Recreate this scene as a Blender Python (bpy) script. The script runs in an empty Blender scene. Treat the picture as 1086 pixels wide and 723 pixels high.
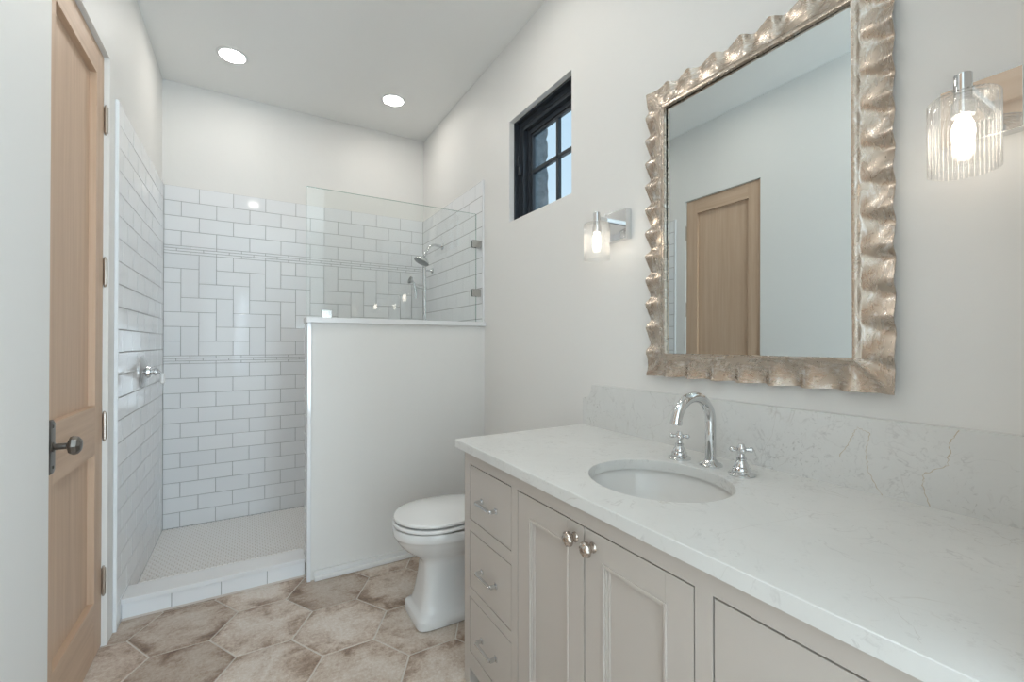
import bpy, bmesh, math, random
from math import sin, cos, pi, radians, atan2
from mathutils import Vector, Matrix
random.seed(7)
S = bpy.context.scene
C = S.collection

# ---------------------------------------------------------------- camera
cam = bpy.data.objects.new('camera', bpy.data.cameras.new('camera'))
C.objects.link(cam)
cam.location = (0, 0, 1.25)
cam.rotation_euler = (radians(90.35), 0, radians(-30.65))
cam.data.sensor_width = 36
cam.data.lens = 469.98 / 1086 * 36
cam.data.clip_start = 0.02
S.camera = cam

# ---------------------------------------------------------------- world, exposure, daylight
w = bpy.data.worlds.new('sky'); S.world = w
w.use_nodes = True
nt = w.node_tree
bg = nt.nodes['Background']
tc = nt.nodes.new('ShaderNodeTexCoord'); sp = nt.nodes.new('ShaderNodeSeparateXYZ')
rp = nt.nodes.new('ShaderNodeValToRGB')
rp.color_ramp.elements[0].position = 0.0; rp.color_ramp.elements[0].color = (0.72, 0.86, 0.97, 1)
rp.color_ramp.elements[1].position = 0.7; rp.color_ramp.elements[1].color = (0.46, 0.70, 0.93, 1)
nt.links.new(tc.outputs['Generated'], sp.inputs[0]); nt.links.new(sp.outputs['Z'], rp.inputs[0])
nt.links.new(rp.outputs[0], bg.inputs[0]); bg.inputs[1].default_value = 1.0
S.view_settings.view_transform = 'Standard'
S.view_settings.look = 'None'
S.view_settings.gamma = 1
S.view_settings.use_curve_mapping = False
S.view_settings.exposure = 0.18


def area(name, loc, rot, sx, sy, power, color):
    l = bpy.data.lights.new(name, 'AREA'); l.shape = 'RECTANGLE'; l.size = sx; l.size_y = sy
    l.energy = power; l.color = color
    o = bpy.data.objects.new(name, l); C.objects.link(o); o.location = loc; o.rotation_euler = rot
    return o


DAY = (0.70, 0.87, 1.0)
area('added_fill_right', (1.36, -1.60, 1.25), (0, radians(102), 0), 1.9, 0.95, 70, DAY)  # cool fill added at the unseen side window
area('added_fill_front', (1.015, -3.10, 0.88), (radians(105), 0, 0), 0.5, 1.45, 46, DAY)  # fill added behind the camera, tilted up to brighten the ceiling
area('daylight_slot', (-0.175, -3.22, 1.5), (radians(90), 0, 0), 0.22, 1.5, 5, DAY)

# ---------------------------------------------------------------- materials
def mat(name, color=(0.8, 0.8, 0.8), rough=0.5, metal=0.0, **kw):
    m = bpy.data.materials.new(name); m.use_nodes = True
    b = m.node_tree.nodes['Principled BSDF']
    b.inputs['Base Color'].default_value = (*color, 1)
    b.inputs['Roughness'].default_value = rough
    b.inputs['Metallic'].default_value = metal
    for k, v in kw.items():
        b.inputs[k.replace('_', ' ')].default_value = v
    return m


class N:
    """tiny node helper"""
    def __init__(s, m):
        s.t = m.node_tree; s.b = s.t.nodes['Principled BSDF']
    def new(s, typ, **kw):
        n = s.t.nodes.new('ShaderNode' + typ)
        for k, v in kw.items(): setattr(n, k, v)
        return n
    def ln(s, a, b): s.t.links.new(a, b)
    def coord(s, kind='Object', scale=(1, 1, 1), rot=(0, 0, 0), loc=(0, 0, 0)):
        c = s.new('TexCoord'); mp = s.new('Mapping')
        s.ln(c.outputs[kind], mp.inputs[0])
        mp.inputs['Scale'].default_value = scale; mp.inputs['Rotation'].default_value = rot
        mp.inputs['Location'].default_value = loc
        return mp.outputs[0]
    def noise(s, vec, scale, detail=3, rough=0.55, dist=0.0):
        n = s.new('TexNoise'); s.ln(vec, n.inputs['Vector'])
        n.inputs['Scale'].default_value = scale; n.inputs['Detail'].default_value = detail
        n.inputs['Roughness'].default_value = rough; n.inputs['Distortion'].default_value = dist
        return n.outputs['Fac']
    def ramp(s, fac, stops):
        r = s.new('ValToRGB'); s.ln(fac, r.inputs[0]); e = r.color_ramp.elements
        while len(e) < len(stops): e.new(0.5)
        for i, (p, c) in enumerate(stops):
            e[i].position = p; e[i].color = (*c, 1) if len(c) == 3 else c
        return r.outputs[0]
    def mix(s, fac, a, b, mode='MIX'):
        m = s.new('Mix', data_type='RGBA', blend_type=mode)
        if isinstance(fac, (int, float)): m.inputs[0].default_value = fac
        else: s.ln(fac, m.inputs[0])
        for i, v in ((6, a), (7, b)):
            if isinstance(v, tuple): m.inputs[i].default_value = (*v, 1)
            else: s.ln(v, m.inputs[i])
        return m.outputs[2]
    def math(s, op, a, b=0.0, clamp=False):
        m = s.new('Math', operation=op, use_clamp=clamp)
        for i, v in ((0, a), (1, b)):
            if isinstance(v, (int, float)): m.inputs[i].default_value = v
            else: s.ln(v, m.inputs[i])
        return m.outputs[0]
    def bump(s, h, strength, dist=0.001):
        b = s.new('Bump'); b.inputs['Strength'].default_value = strength; b.inputs['Distance'].default_value = dist
        s.ln(h, b.inputs['Height']); s.ln(b.outputs[0], s.b.inputs['Normal'])
    def base(s, c): s.ln(c, s.b.inputs['Base Color'])


def paint(name, color, rough=0.55):
    m = mat(name, color, rough); n = N(m)
    v = n.coord()
    h = n.noise(v, 9, 4); n.bump(h, 0.35, 0.004)
    return m


WALL = paint('painted_plaster', (0.83, 0.82, 0.795))
CEIL = paint('ceiling_paint', (0.93, 0.93, 0.91), 0.7)
TRIM = mat('white_trim_paint', (0.84, 0.84, 0.83), 0.35)

TILE = mat('white_glazed_tile', (0.80, 0.81, 0.815), 0.07); n = N(TILE)
h = n.noise(n.coord(), 5, 2); n.bump(h, 0.25, 0.003)
g_ = n.new('NewGeometry'); n.base(n.ramp(g_.outputs['Random Per Island'], [(0, (0.84, 0.855, 0.87)), (1, (0.88, 0.89, 0.90))]))
GROUT = mat('grey_grout', (0.36, 0.36, 0.355), 0.9)
MOSAIC = mat('white_mosaic_tile', (0.93, 0.915, 0.90), 0.3)
MGROUT = mat('beige_grout', (0.66, 0.60, 0.54), 0.9)
CHROME = mat('chrome', (0.70, 0.71, 0.72), 0.04, 1.0)
NICKEL = mat('polished_nickel', (0.56, 0.50, 0.45), 0.12, 1.0)
SATIN = mat('satin_chrome', (0.50, 0.49, 0.47), 0.25, 1.0)
BRONZE = mat('dark_pewter', (0.20, 0.185, 0.17), 0.3, 0.9)
HINGEM = mat('antique_nickel', (0.50, 0.45, 0.40), 0.3, 1.0)
CERAMIC = mat('white_porcelain', (0.83, 0.835, 0.83), 0.06, Coat_Weight=0.5)
CAB = mat('greige_cabinet_lacquer', (0.565, 0.517, 0.472), 0.38)
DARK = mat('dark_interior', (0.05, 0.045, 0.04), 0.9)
BLACKF = mat('black_window_metal', (0.030, 0.036, 0.044), 0.14)
MIRROR = mat('silvered_mirror', (0.69, 0.725, 0.72), 0.0, 1.0)

# oak
def wood(name, axis):
    m = mat(name, (0.6, 0.4, 0.28), 0.5); n = N(m)
    sc = {'z': (38, 38, 1.4), 'y': (38, 1.4, 38)}[axis]
    v = n.coord(scale=sc)
    f1 = n.noise(v, 1.0, 6, 0.65, 0.4)
    sc2 = {'z': (9, 9, 0.5), 'y': (9, 0.5, 9)}[axis]
    f2 = n.noise(n.coord(scale=sc2), 1.0, 3, 0.5, 1.2)
    c1 = n.ramp(f1, [(0.25, (0.56, 0.385, 0.265)), (0.75, (0.70, 0.515, 0.375))])
    c2 = n.ramp(f2, [(0.3, (0.90, 0.885, 0.87)), (0.7, (1, 1, 1))])
    n.base(n.mix(1.0, c1, c2, 'MULTIPLY'))
    n.bump(f1, 0.15, 0.001)
    return m
OAKZ = wood('oak_vertical_grain', 'z')
OAKY = wood('oak_horizontal_grain', 'y')

# hexagonal stone-look porcelain floor
FLOORT = mat('weathered_stone_hexagon', (0.5, 0.44, 0.38), 0.42); n = N(FLOORT)
g_ = n.new('NewGeometry'); rnd = g_.outputs['Random Per Island']
tcn = n.new('TexCoord'); off = n.new('CombineXYZ')
n.ln(n.math('MULTIPLY', rnd, 37.0), off.inputs[0]); n.ln(n.math('MULTIPLY', rnd, 91.0), off.inputs[1])
va = n.new('VectorMath', operation='ADD'); n.ln(tcn.outputs['Object'], va.inputs[0]); n.ln(off.outputs[0], va.inputs[1])
vv = va.outputs[0]
big = n.noise(vv, 7.0, 6, 0.62, 0.6)
fine = n.noise(vv, 75, 8, 0.85)
mp = n.new('Mapping'); n.ln(vv, mp.inputs[0]); mp.inputs['Scale'].default_value = (9, 30, 9); mp.inputs['Rotation'].default_value = (0, 0, 0.5)
strk = n.noise(mp.outputs[0], 1.0, 6, 0.7, 0.4)
# kiln-toned rims: browner towards the edge of every tile
uvn = n.new('TexCoord'); su = n.new('SeparateXYZ'); n.ln(uvn.outputs['UV'], su.inputs[0])
ax_ = n.math('ABSOLUTE', su.outputs[0]); ay_ = n.math('ABSOLUTE', su.outputs[1])
h1 = n.math('DIVIDE', ay_, 0.866); h2 = n.math('ADD', ax_, n.math('MULTIPLY', ay_, 0.577))
rim = n.math('MAXIMUM', h1, h2)
tone = n.math('SUBTRACT', n.math('ADD', n.math('MULTIPLY', big, 2.4), n.math('MULTIPLY', strk, 0.7)), n.math('MULTIPLY', n.math('POWER', rim, 2.5), 0.42))
tone = n.math('SUBTRACT', tone, 0.72)
c = n.ramp(tone, [(0.06, (0.235, 0.160, 0.118)), (0.30, (0.40, 0.300, 0.232)), (0.56, (0.60, 0.500, 0.425)), (0.95, (0.73, 0.655, 0.59))])
c = n.mix(0.60, c, n.ramp(fine, [(0.38, (0.25, 0.23, 0.21)), (0.62, (0.76, 0.76, 0.75))]), 'OVERLAY')
c = n.mix(1.0, c, n.ramp(rnd, [(0, (0.70, 0.665, 0.63)), (0.35, (0.92, 0.91, 0.895)), (1, (1.0, 1.0, 1.0))]), 'MULTIPLY')
n.base(c); n.bump(fine, 0.25, 0.001)
FGROUT = mat('pale_floor_grout', (0.70, 0.675, 0.63), 0.9)
MARBLE = mat('white_slab_stone', (0.84, 0.845, 0.85), 0.25)

# quartz
QUARTZ = mat('veined_white_quartz', (0.8, 0.8, 0.78), 0.30); n = N(QUARTZ)
v = n.coord(scale=(1, 1, 1))
cloud = n.noise(v, 3.0, 5, 0.6, 0.5)
c = n.ramp(cloud, [(0.35, (0.72, 0.72, 0.70)), (0.65, (0.77, 0.77, 0.75))])
def vein(scale, width, dist, mask_scale, loc, lo):
    f = n.noise(n.coord(loc=loc), scale, 4, 0.6, dist)
    d = n.math('ABSOLUTE', n.math('SUBTRACT', f, 0.5))
    line = n.math('SUBTRACT', 1.0, n.math('DIVIDE', d, width), clamp=True)
    mk = n.math('MULTIPLY', n.math('SUBTRACT', n.noise(n.coord(loc=loc), mask_scale, 3, 0.6), lo), 6.0, clamp=True)
    return n.math('MULTIPLY', line, mk)
c = n.mix(n.math('MULTIPLY', vein(2.2, 0.006, 1.6, 6, (3, 1, 2), 0.46), 0.6), c, (0.50, 0.47, 0.42))
c = n.mix(n.math('MULTIPLY', vein(7, 0.014, 1.2, 12, (8, 4, 0), 0.48), 0.5), c, (0.50, 0.49, 0.475))
fl = n.noise(n.coord(scale=(1, 1, 1), rot=(0.3, 0.2, 0.6)), 55, 4, 0.7, 1.0)
c = n.mix(n.math('MULTIPLY', n.ramp(fl, [(0.57, (0, 0, 0)), (0.66, (1, 1, 1))]), n.math('MULTIPLY', n.ramp(n.noise(n.coord(), 5, 3), [(0.45, (0, 0, 0)), (0.65, (1, 1, 1))]), 0.6)), c, (0.46, 0.45, 0.43))
n.base(c)
VEIN = mat('ochre_vein', (0.57, 0.49, 0.37), 0.3)
VEIN2 = mat('faint_vein', (0.62, 0.60, 0.57), 0.3)

# silver leaf frame
LEAF = mat('champagne_silver_leaf', (0.7, 0.65, 0.6), 0.3, 0.75); n = N(LEAF)
v = n.coord('UV', scale=(480, 4.0, 1)); f = n.noise(v, 1.0, 6, 0.7, 0.35)
v2 = n.coord('UV', scale=(70, 4, 1), loc=(4, 2, 0)); f2 = n.noise(v2, 1.0, 4, 0.6, 1.5)
c = n.ramp(f, [(0.30, (0.48, 0.43, 0.385)), (0.48, (0.80, 0.775, 0.74)), (0.66, (0.95, 0.945, 0.93))])
c = n.mix(n.ramp(f2, [(0.50, (0, 0, 0)), (0.68, (0.5, 0.5, 0.5))]), (0.52, 0.44, 0.365), c)
n.base(c); n.bump(f, 0.4, 0.0015)
n.ln(n.ramp(f2, [(0.3, (0.34,) * 3), (0.7, (0.20,) * 3)]), n.b.inputs['Roughness'])

# clear glass panes: thin-sheet approximation, mirror-like at grazing angles
def thin_glass(name, tint, refl=1.0, rough=0.0, base=0.0):
    m = bpy.data.materials.new(name); m.use_nodes = True; t = m.node_tree; t.nodes.clear()
    o = t.nodes.new('ShaderNodeOutputMaterial'); tr = t.nodes.new('ShaderNodeBsdfTransparent'); gl = t.nodes.new('ShaderNodeBsdfGlossy')
    fr = t.nodes.new('ShaderNodeFresnel'); mx = t.nodes.new('ShaderNodeMixShader'); mu = t.nodes.new('ShaderNodeMath')
    mu.operation = 'MULTIPLY_ADD'; mu.inputs[1].default_value = refl; mu.inputs[2].default_value = base; mu.use_clamp = True
    tr.inputs[0].default_value = (*tint, 1); gl.inputs['Roughness'].default_value = rough
    ge = t.nodes.new('ShaderNodeNewGeometry'); io = t.nodes.new('ShaderNodeMapRange')
    io.inputs['To Min'].default_value = 1.5; io.inputs['To Max'].default_value = 1 / 1.5      # same reflectance from both sides of the thin sheet
    t.links.new(ge.outputs['Backfacing'], io.inputs['Value']); t.links.new(io.outputs[0], fr.inputs['IOR'])
    t.links.new(fr.outputs[0], mu.inputs[0]); t.links.new(mu.outputs[0], mx.inputs[0])
    t.links.new(tr.outputs[0], mx.inputs[1]); t.links.new(gl.outputs[0], mx.inputs[2]); t.links.new(mx.outputs[0], o.inputs[0])
    return m
PANE = thin_glass('shower_glass', (0.978, 0.990, 0.984), 0.9)
PEDGE = thin_glass('shower_glass_edge', (0.35, 0.52, 0.46), 0.8, 0.05)
WPANE = thin_glass('window_glass', (0.96, 0.98, 0.98), 0.8)
SHADE = thin_glass('ribbed_shade_glass', (0.985, 0.985, 0.98), 1.6, 0.10, 0.03)
_t = SHADE.node_tree; _o = _t.nodes['Material Output']; _mx = _o.inputs[0].links[0].from_node      # a breath of white in the pressed glass
_d = _t.nodes.new('ShaderNodeBsdfTranslucent'); _d.inputs[0].default_value = (.95, .95, .93, 1); _m = _t.nodes.new('ShaderNodeMixShader'); _m.inputs[0].default_value = .045
_t.links.new(_mx.outputs[0], _m.inputs[1]); _t.links.new(_d.outputs[0], _m.inputs[2]); _t.links.new(_m.outputs[0], _o.inputs[0])

def emit(name, color, strength):
    m = bpy.data.materials.new(name); m.use_nodes = True; b = m.node_tree.nodes['Principled BSDF']
    b.inputs['Base Color'].default_value = (0.9, 0.9, 0.9, 1)
    b.inputs['Emission Color'].default_value = (*color, 1); b.inputs['Emission Strength'].default_value = strength
    return m
LENS = emit('downlight_lens_glow', (1.0, 0.95, 0.88), 50)
BULB = emit('frosted_bulb_glow', (1.0, 0.89, 0.76), 15)

STONE = mat('rough_pier_stone', (0.36, 0.40, 0.43), 0.9); n = N(STONE)
n.base(n.ramp(n.noise(n.coord(), 14, 6, 0.7), [(0.3, (0.07, 0.10, 0.125)), (0.7, (0.24, 0.29, 0.32))]))

# ---------------------------------------------------------------- mesh helpers
def BM(): return bmesh.new()

def box(bm, x0, x1, y0, y1, z0, z1, bev=0.0, mi=0, seg=2):
    r = bmesh.ops.create_cube(bm, size=1.0)
    vs = r['verts']
    sx, sy, sz = x1 - x0, y1 - y0, z1 - z0
    for v_ in vs:
        v_.co = Vector(((v_.co.x + .5) * sx + x0, (v_.co.y + .5) * sy + y0, (v_.co.z + .5) * sz + z0))
    fs = list({f for v_ in vs for f in v_.link_faces})
    for f in fs: f.material_index = mi
    if bev > 0:
        es = list({e for v_ in vs for e in v_.link_edges})
        r2 = bmesh.ops.bevel(bm, geom=es, offset=min(bev, .45 * min(sx, sy, sz)), segments=seg, profile=0.5, affect='EDGES')
        for f in r2['faces']: f.material_index = mi

def tube(bm, pts, rad, n=16, caps=True, mi=0):
    pts = [Vector(p) for p in pts]
    rads = rad if isinstance(rad, (list, tuple)) else [rad] * len(pts)
    rings = []; prev = None
    for i, p in enumerate(pts):
        t = (pts[min(i + 1, len(pts) - 1)] - pts[max(i - 1, 0)]).normalized()
        if prev is None:
            a = Vector((0, 0, 1)) if abs(t.z) < .9 else Vector((1, 0, 0))
            u = t.cross(a).normalized()
        else:
            u = (prev - t * prev.dot(t)).normalized()
        prev = u; w_ = t.cross(u)
        rings.append([bm.verts.new(p + (u * cos(2 * pi * k / n) + w_ * sin(2 * pi * k / n)) * rads[i]) for k in range(n)])
    for a, b in zip(rings, rings[1:]):
        for k in range(n):
            f = bm.faces.new((a[k], a[(k + 1) % n], b[(k + 1) % n], b[k])); f.material_index = mi
    if caps:
        bm.faces.new(rings[0][::-1]).material_index = mi; bm.faces.new(rings[-1]).material_index = mi

def lathe(bm, prof, c=(0, 0, 0), axis=(0, 0, 1), n=32, cap=True, rib=None, mi=0):
    """prof: list of (radius, height along axis)"""
    ax = Vector(axis).normalized(); a = Vector((1, 0, 0)) if abs(ax.x) < .9 else Vector((0, 1, 0))
    u = ax.cross(a).normalized(); w_ = ax.cross(u); c = Vector(c)
    rings = []
    for r, h in prof:
        ring = []
        for k in range(n):
            th = 2 * pi * k / n
            rr = r * (rib(th) if rib else 1.0)
            ring.append(bm.verts.new(c + ax * h + (u * cos(th) + w_ * sin(th)) * rr))
        rings.append(ring)
    for a_, b in zip(rings, rings[1:]):
        for k in range(n):
            f = bm.faces.new((a_[k], a_[(k + 1) % n], b[(k + 1) % n], b[k])); f.material_index = mi
    if cap:
        bm.faces.new(rings[0][::-1]).material_index = mi; bm.faces.new(rings[-1]).material_index = mi

def loft(bm, rings, cap=(True, True)):
    R = [[bm.verts.new(p) for p in r] for r in rings]; n = len(R[0])
    for a, b in zip(R, R[1:]):
        for k in range(n): bm.faces.new((a[k], a[(k + 1) % n], b[(k + 1) % n], b[k]))
    if cap[0]: bm.faces.new(R[0][::-1])
    if cap[1]: bm.faces.new(R[-1])

def obj(name, bm, m, parent=None, smooth=35, origin=None):
    bmesh.ops.recalc_face_normals(bm, faces=bm.faces[:])
    me = bpy.data.meshes.new(name)
    if origin is None and parent is not None: origin = parent_origin(parent)
    o_ = Vector(origin) if origin is not None else Vector((0, 0, 0))
    if o_.length: bmesh.ops.translate(bm, verts=bm.verts[:], vec=-o_)
    bm.to_mesh(me); bm.free()
    for mm in (m if isinstance(m, (list, tuple)) else [m]): me.materials.append(mm)
    if smooth:
        me.shade_smooth(); me.set_sharp_from_angle(angle=radians(smooth))
    o = bpy.data.objects.new(name, me); C.objects.link(o)
    if smooth and name not in ('mirror_frame', 'glass_shade', 'basin', 'bowl_pedestal'):
        wm = o.modifiers.new('weighted_normals', 'WEIGHTED_NORMAL'); wm.keep_sharp = True; wm.weight = 90
    if parent is not None:
        o.parent = parent
        base = parent_origin(parent)
        o.location = o_ - base
    else:
        o.location = o_
    return o

def parent_origin(p):
    v = Vector((0, 0, 0))
    while p is not None:
        v = v + Vector(p.location); p = p.parent
    return v

def thing(name, label, cat, loc=(0, 0, 0), group=None):
    o = bpy.data.objects.new(name, None); C.objects.link(o); o.location = loc; o.empty_display_size = .05
    o['label'] = label; o['category'] = cat
    if group: o['group'] = group
    return o

def tag(o, label, cat, group=None):
    o['label'] = label; o['category'] = cat
    if group: o['group'] = group
    return o

def struct(name, bm, m, parent=None, label=None, smooth=35):
    o = obj(name, bm, m, parent, smooth)
    o['kind'] = 'structure'
    if label: o['label'] = label
    return o

def dup(root, loc, label):
    r = root.copy(); C.objects.link(r); r.location = loc; r['label'] = label
    for ch in list(root.children):
        c_ = ch.copy(); C.objects.link(c_); c_.parent = r
        for g in list(ch.children):
            d = g.copy(); C.objects.link(d); d.parent = c_
    return r

# ---------------------------------------------------------------- room constants
XL, XR, YB, YF, ZC = -0.505, 1.310, 3.730, -3.00, 3.020
TL, TR_, TB = -0.493, 1.300, 3.718          # faces of the tile cladding
T = 0.16

def wall_with_holes(name, axis, c0, c1, u0, u1, z0, z1, holes, label):
    """wall slab between c0..c1 on its normal axis, spanning u and z, minus rectangular holes (u0,u1,z0,z1)"""
    bm = BM()
    us = sorted({u0, u1, *[h[0] for h in holes], *[h[1] for h in holes]})
    for a, b in zip(us, us[1:]):
        cuts = sorted([(h[2], h[3]) for h in holes if h[0] <= a + 1e-6 and h[1] >= b - 1e-6])
        z = z0; spans = []
        for lo, hi in cuts:
            if lo > z + 1e-6: spans.append((z, lo))
            z = hi
        if z < z1 - 1e-6: spans.append((z, z1))
        for lo, hi in spans:
            if axis == 'x': box(bm, c0, c1, a, b, lo, hi)
            else: box(bm, a, b, c0, c1, lo, hi)
    bmesh.ops.remove_doubles(bm, verts=bm.verts[:], dist=1e-5)
    return struct(name, bm, WALL, label=label, smooth=0)

DY0, DY1, DZ = 1.812, 2.445, 2.440           # closet door opening
EY0, EY1, EZ = 0.26, 1.10, 2.750             # second door further forward
WY0, WY1, WZ0, WZ1 = 1.657, 2.240, 1.962, 2.550   # small window
VY0, VY1 = -2.10, -1.12                      # tall side window added out of view for light
wl = wall_with_holes('wall_left', 'x', XL - T, XL, YF, YB, 0, ZC, [(EY0, EY1, 0, EZ), (DY0, DY1, 0, DZ)], 'white painted wall holding the oak door')
wr = wall_with_holes('wall_right', 'x', XR, XR + T, YF, YB, 0, ZC, [(VY0, VY1, 0.3, 2.3), (WY0, WY1, WZ0, WZ1)], 'warm white wall behind the vanity with a small window')
wb = wall_with_holes('wall_back', 'y', YB, YB + T, XL - T, XR + T, 0, ZC, [], 'far wall of the shower, tiled below and painted above')
FW = (-0.275, -0.075)
wf = wall_with_holes('wall_front', 'y', YF - T, YF, XL - T, XR + T, 0, ZC, [(FW[0], FW[1], 0.75, 2.25), (0.76, 1.27, 0.1, 1.66)], 'wall behind the camera')
bm = BM(); box(bm, 0.70, XR, -0.06, 0.083, 0, ZC)  # stub added out of view to keep light off the near right wall
struct('added_wall_return', bm, WALL, label='unseen wall return added to shade the near right wall', smooth=0)
bm = BM(); box(bm, XL - T, XR + T, YF - T, YB + T, ZC, ZC + .1)
struct('ceiling', bm, CEIL, label='flat pale ceiling with round downlights', smooth=0)

# floor: slab + hexagonal tiles
bm = BM(); box(bm, XL - T, XR + T, YF - T, YB + T, -0.08, -0.0025, mi=0)
fuv = bm.loops.layers.uv.new('UVMap')
s = 0.1993; px, py = 1.5 * s, math.sqrt(3) * s
for i in range(-3, 6):
    for j in range(-17, 4):
        cx = 0.058 + px * i; cy = 2.265 + py * j + (py / 2 if i % 2 else 0)
        if cy < YF - .1 or cy > 2.95: continue
        def ring(r, z): return [bm.verts.new((cx + r * cos(pi / 3 * k), cy + r * sin(pi / 3 * k), z)) for k in range(6)]
        a = ring(s - .0026, -.004); b = ring(s - .0028, -.0012); c_ = ring(s - .0048, 0.0)
        for q, r_ in ((a, b), (b, c_)):
            for k in range(6): bm.faces.new((q[k], q[(k + 1) % 6], r_[(k + 1) % 6], r_[k])).material_index = 1
        ft = bm.faces.new(c_); ft.material_index = 1
        for lp in ft.loops: lp[fuv].uv = ((lp.vert.co.x - cx) / s, (lp.vert.co.y - cy) / s)
        # trim what would poke through outside of the walls
for geo in ((Vector((XR + .05, 0, 0)), Vector((1, 0, 0))), (Vector((XL - .05, 0, 0)), Vector((-1, 0, 0)))):
    bmesh.ops.bisect_plane(bm, geom=bm.verts[:] + bm.edges[:] + bm.faces[:], plane_co=geo[0], plane_no=geo[1], clear_outer=True)
struct('floor', bm, [FGROUT, FLOORT], label='large hexagonal brown-beige stone-look floor tiles', smooth=0)

# ---------------------------------------------------------------- tile cladding
def frange(a, b, s_):
    out = []; x = a
    while x < b - 1e-6: out.append(x); x += s_
    return out

def tile_rects_running(u0, u1, ztop, zbot, rowh, tl, off0, grid0):
    R = []; z = ztop; k = 0
    while z > zbot + 1e-4:
        zb = max(z - rowh, zbot); off = off0 + (tl / 2 if k % 2 else 0)
        s0 = grid0 + off - tl * 3
        while s0 < u1:
            a, b = max(s0, u0), min(s0 + tl, u1)
            if b - a > .006: R.append((a, b, zb, z))
            s0 += tl
        z -= rowh; k += 1
    return R

def cladding(bm, R, place, gap=.0014, hgt=.003, jit=.0004, e=.0012):
    for a, b, c_, d in R:
        j = [random.uniform(-jit, jit) for _ in range(3)]
        def P(u, v, h): return bm.verts.new(place(u, v, h))
        a0, b0, c0, d0 = a + gap, b - gap, c_ + gap, d - gap
        base = [P(a0, c0, 0), P(b0, c0, 0), P(b0, d0, 0), P(a0, d0, 0)]
        mid = [P(a0, c0, hgt - e), P(b0, c0, hgt - e), P(b0, d0, hgt - e), P(a0, d0, hgt - e)]
        top = [P(a0 + e, c0 + e, hgt + j[0]), P(b0 - e, c0 + e, hgt + j[1]), P(b0 - e, d0 - e, hgt + j[1] + j[2] - j[0] if False else hgt + j[1] + j[2]), P(a0 + e, d0 - e, hgt + j[0] + j[2])]
        for q, r_ in ((base, mid), (mid, top)):
            for k in range(4): bm.faces.new((q[k], q[(k + 1) % 4], r_[(k + 1) % 4], r_[k])).material_index = 1
        bm.faces.new(top).material_index = 1

# back wall: running bond, listello, herringbone, listello, running bond
R = []
z = 2.314
R += tile_rects_running(TL, TR_, z, z - .402, .1005, .2, 0, -.5); z -= .402
def listello(z):
    for k in range(3):
        R.extend(tile_rects_running(TL, TR_, z - .018 * k, z - .018 * (k + 1), .018, .15, .075 * (k % 2), -.5))
listello(z); z -= .054
ZH = z; hs = .0985
for r in range(-1, 7):
    for cidx in range(-2, 20):
        if (cidx + r) % 4 == 0:                       # horizontal tile over two columns
            a, b, c_, d = -.5 + .1 * cidx, -.5 + .1 * (cidx + 2), ZH - hs * (r + 1), ZH - hs * r
        elif (cidx + r - 2) % 4 == 0:                 # upright tile over two rows
            a, b, c_, d = -.5 + .1 * cidx, -.5 + .1 * (cidx + 1), ZH - hs * (r + 2), ZH - hs * r
        else: continue
        a, b = max(a, TL), min(b, TR_); c_ = max(c_, ZH - 7 * hs); d = min(d, ZH)
        if b - a > .006 and d - c_ > .006: R.append((a, b, c_, d))
z = ZH - 7 * hs
listello(z); z -= .054
R += tile_rects_running(TL, TR_, z, .010, .1, .2, .1, -.5)
bm = BM(); box(bm, XL, XR, TB + .003, YB, 0.0, 2.314, mi=0)
cladding(bm, R, lambda u, v, h_: (u, TB + .003 - h_, v))
struct('tile_cladding', bm, [GROUT, TILE], wb, 'white tile with a herringbone band between two pencil borders', smooth=0)
# left shower wall
bm = BM(); box(bm, XL, TL - .0012, 2.545, YB, 0.0, 2.312, mi=0)
box(bm, XL, TL + .001, 2.532, 2.5455, 0.0, 2.314, .002, mi=1)
cladding(bm, tile_rects_running(2.547, TB, 2.312, .0, .1, .2, .0, 2.418), lambda u, v, h_: (TL - .0012 + h_, u, v), .0022, .0012, .0002, .0005)
struct('tile_cladding', bm, [GROUT, TILE], wl, 'white running-bond tile of the shower side', smooth=0)
# right shower wall
bm = BM(); box(bm, TR_ + .0012, XR, 2.574, YB, 0.0, 2.312, mi=0)
box(bm, TR_ - .001, XR, 2.5625, 2.5745, 0.0, 2.314, .002, mi=1)
cladding(bm, tile_rects_running(2.576, TB, 2.312, .0, .1, .2, .06, 2.418), lambda u, v, h_: (TR_ + .0012 - h_, u, v), .0022, .0012, .0002, .0005)
struct('tile_cladding', bm, [GROUT, TILE], wr, 'white running-bond tile on the shower end of the wall', smooth=0)

# shower floor mosaic
bm = BM(); box(bm, TL, TR_, 2.62, TB, -.0024, .010, mi=0)
sx, sy = .027, .024; j = 0; y = 2.74
while y < TB - .003:
    x = TL + (-sx / 2 if j % 2 else 0)
    while x < TR_ - .003:
        a, b = max(x + .0012, TL + .001), min(x + sx - .0012, TR_ - .001); c_, d = y + .0012, min(y + sy - .0012, TB - .001)
        ch = .006
        if b - a > .014 and d - c_ > .014:
            xm, hw_ = (a + b) / 2, (b - a) / 2
            pts = [(a + ch, c_), (b - ch, c_), (b, c_ + ch), (b, d - ch), (b - ch, d), (a + ch, d), (a, d - ch), (a, c_ + ch)]
        elif b - a > .003 and d - c_ > .003: pts = [(a, c_), (b, c_), (b, d), (a, d)]
        else: pts = None
        if pts:
            lo = [bm.verts.new((p[0], p[1], .010)) for p in pts]; hi = [bm.verts.new((p[0], p[1], .0125)) for p in pts]; k2 = len(pts)
            for k in range(k2): bm.faces.new((lo[k], lo[(k + 1) % k2], hi[(k + 1) % k2], hi[k])).material_index = 1
            bm.faces.new(hi).material_index = 1
        x += sx
    y += sy; j += 1
o = struct('floor_shower', bm, [MGROUT, MOSAIC], label='small white mosaic shower floor', smooth=0)

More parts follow.
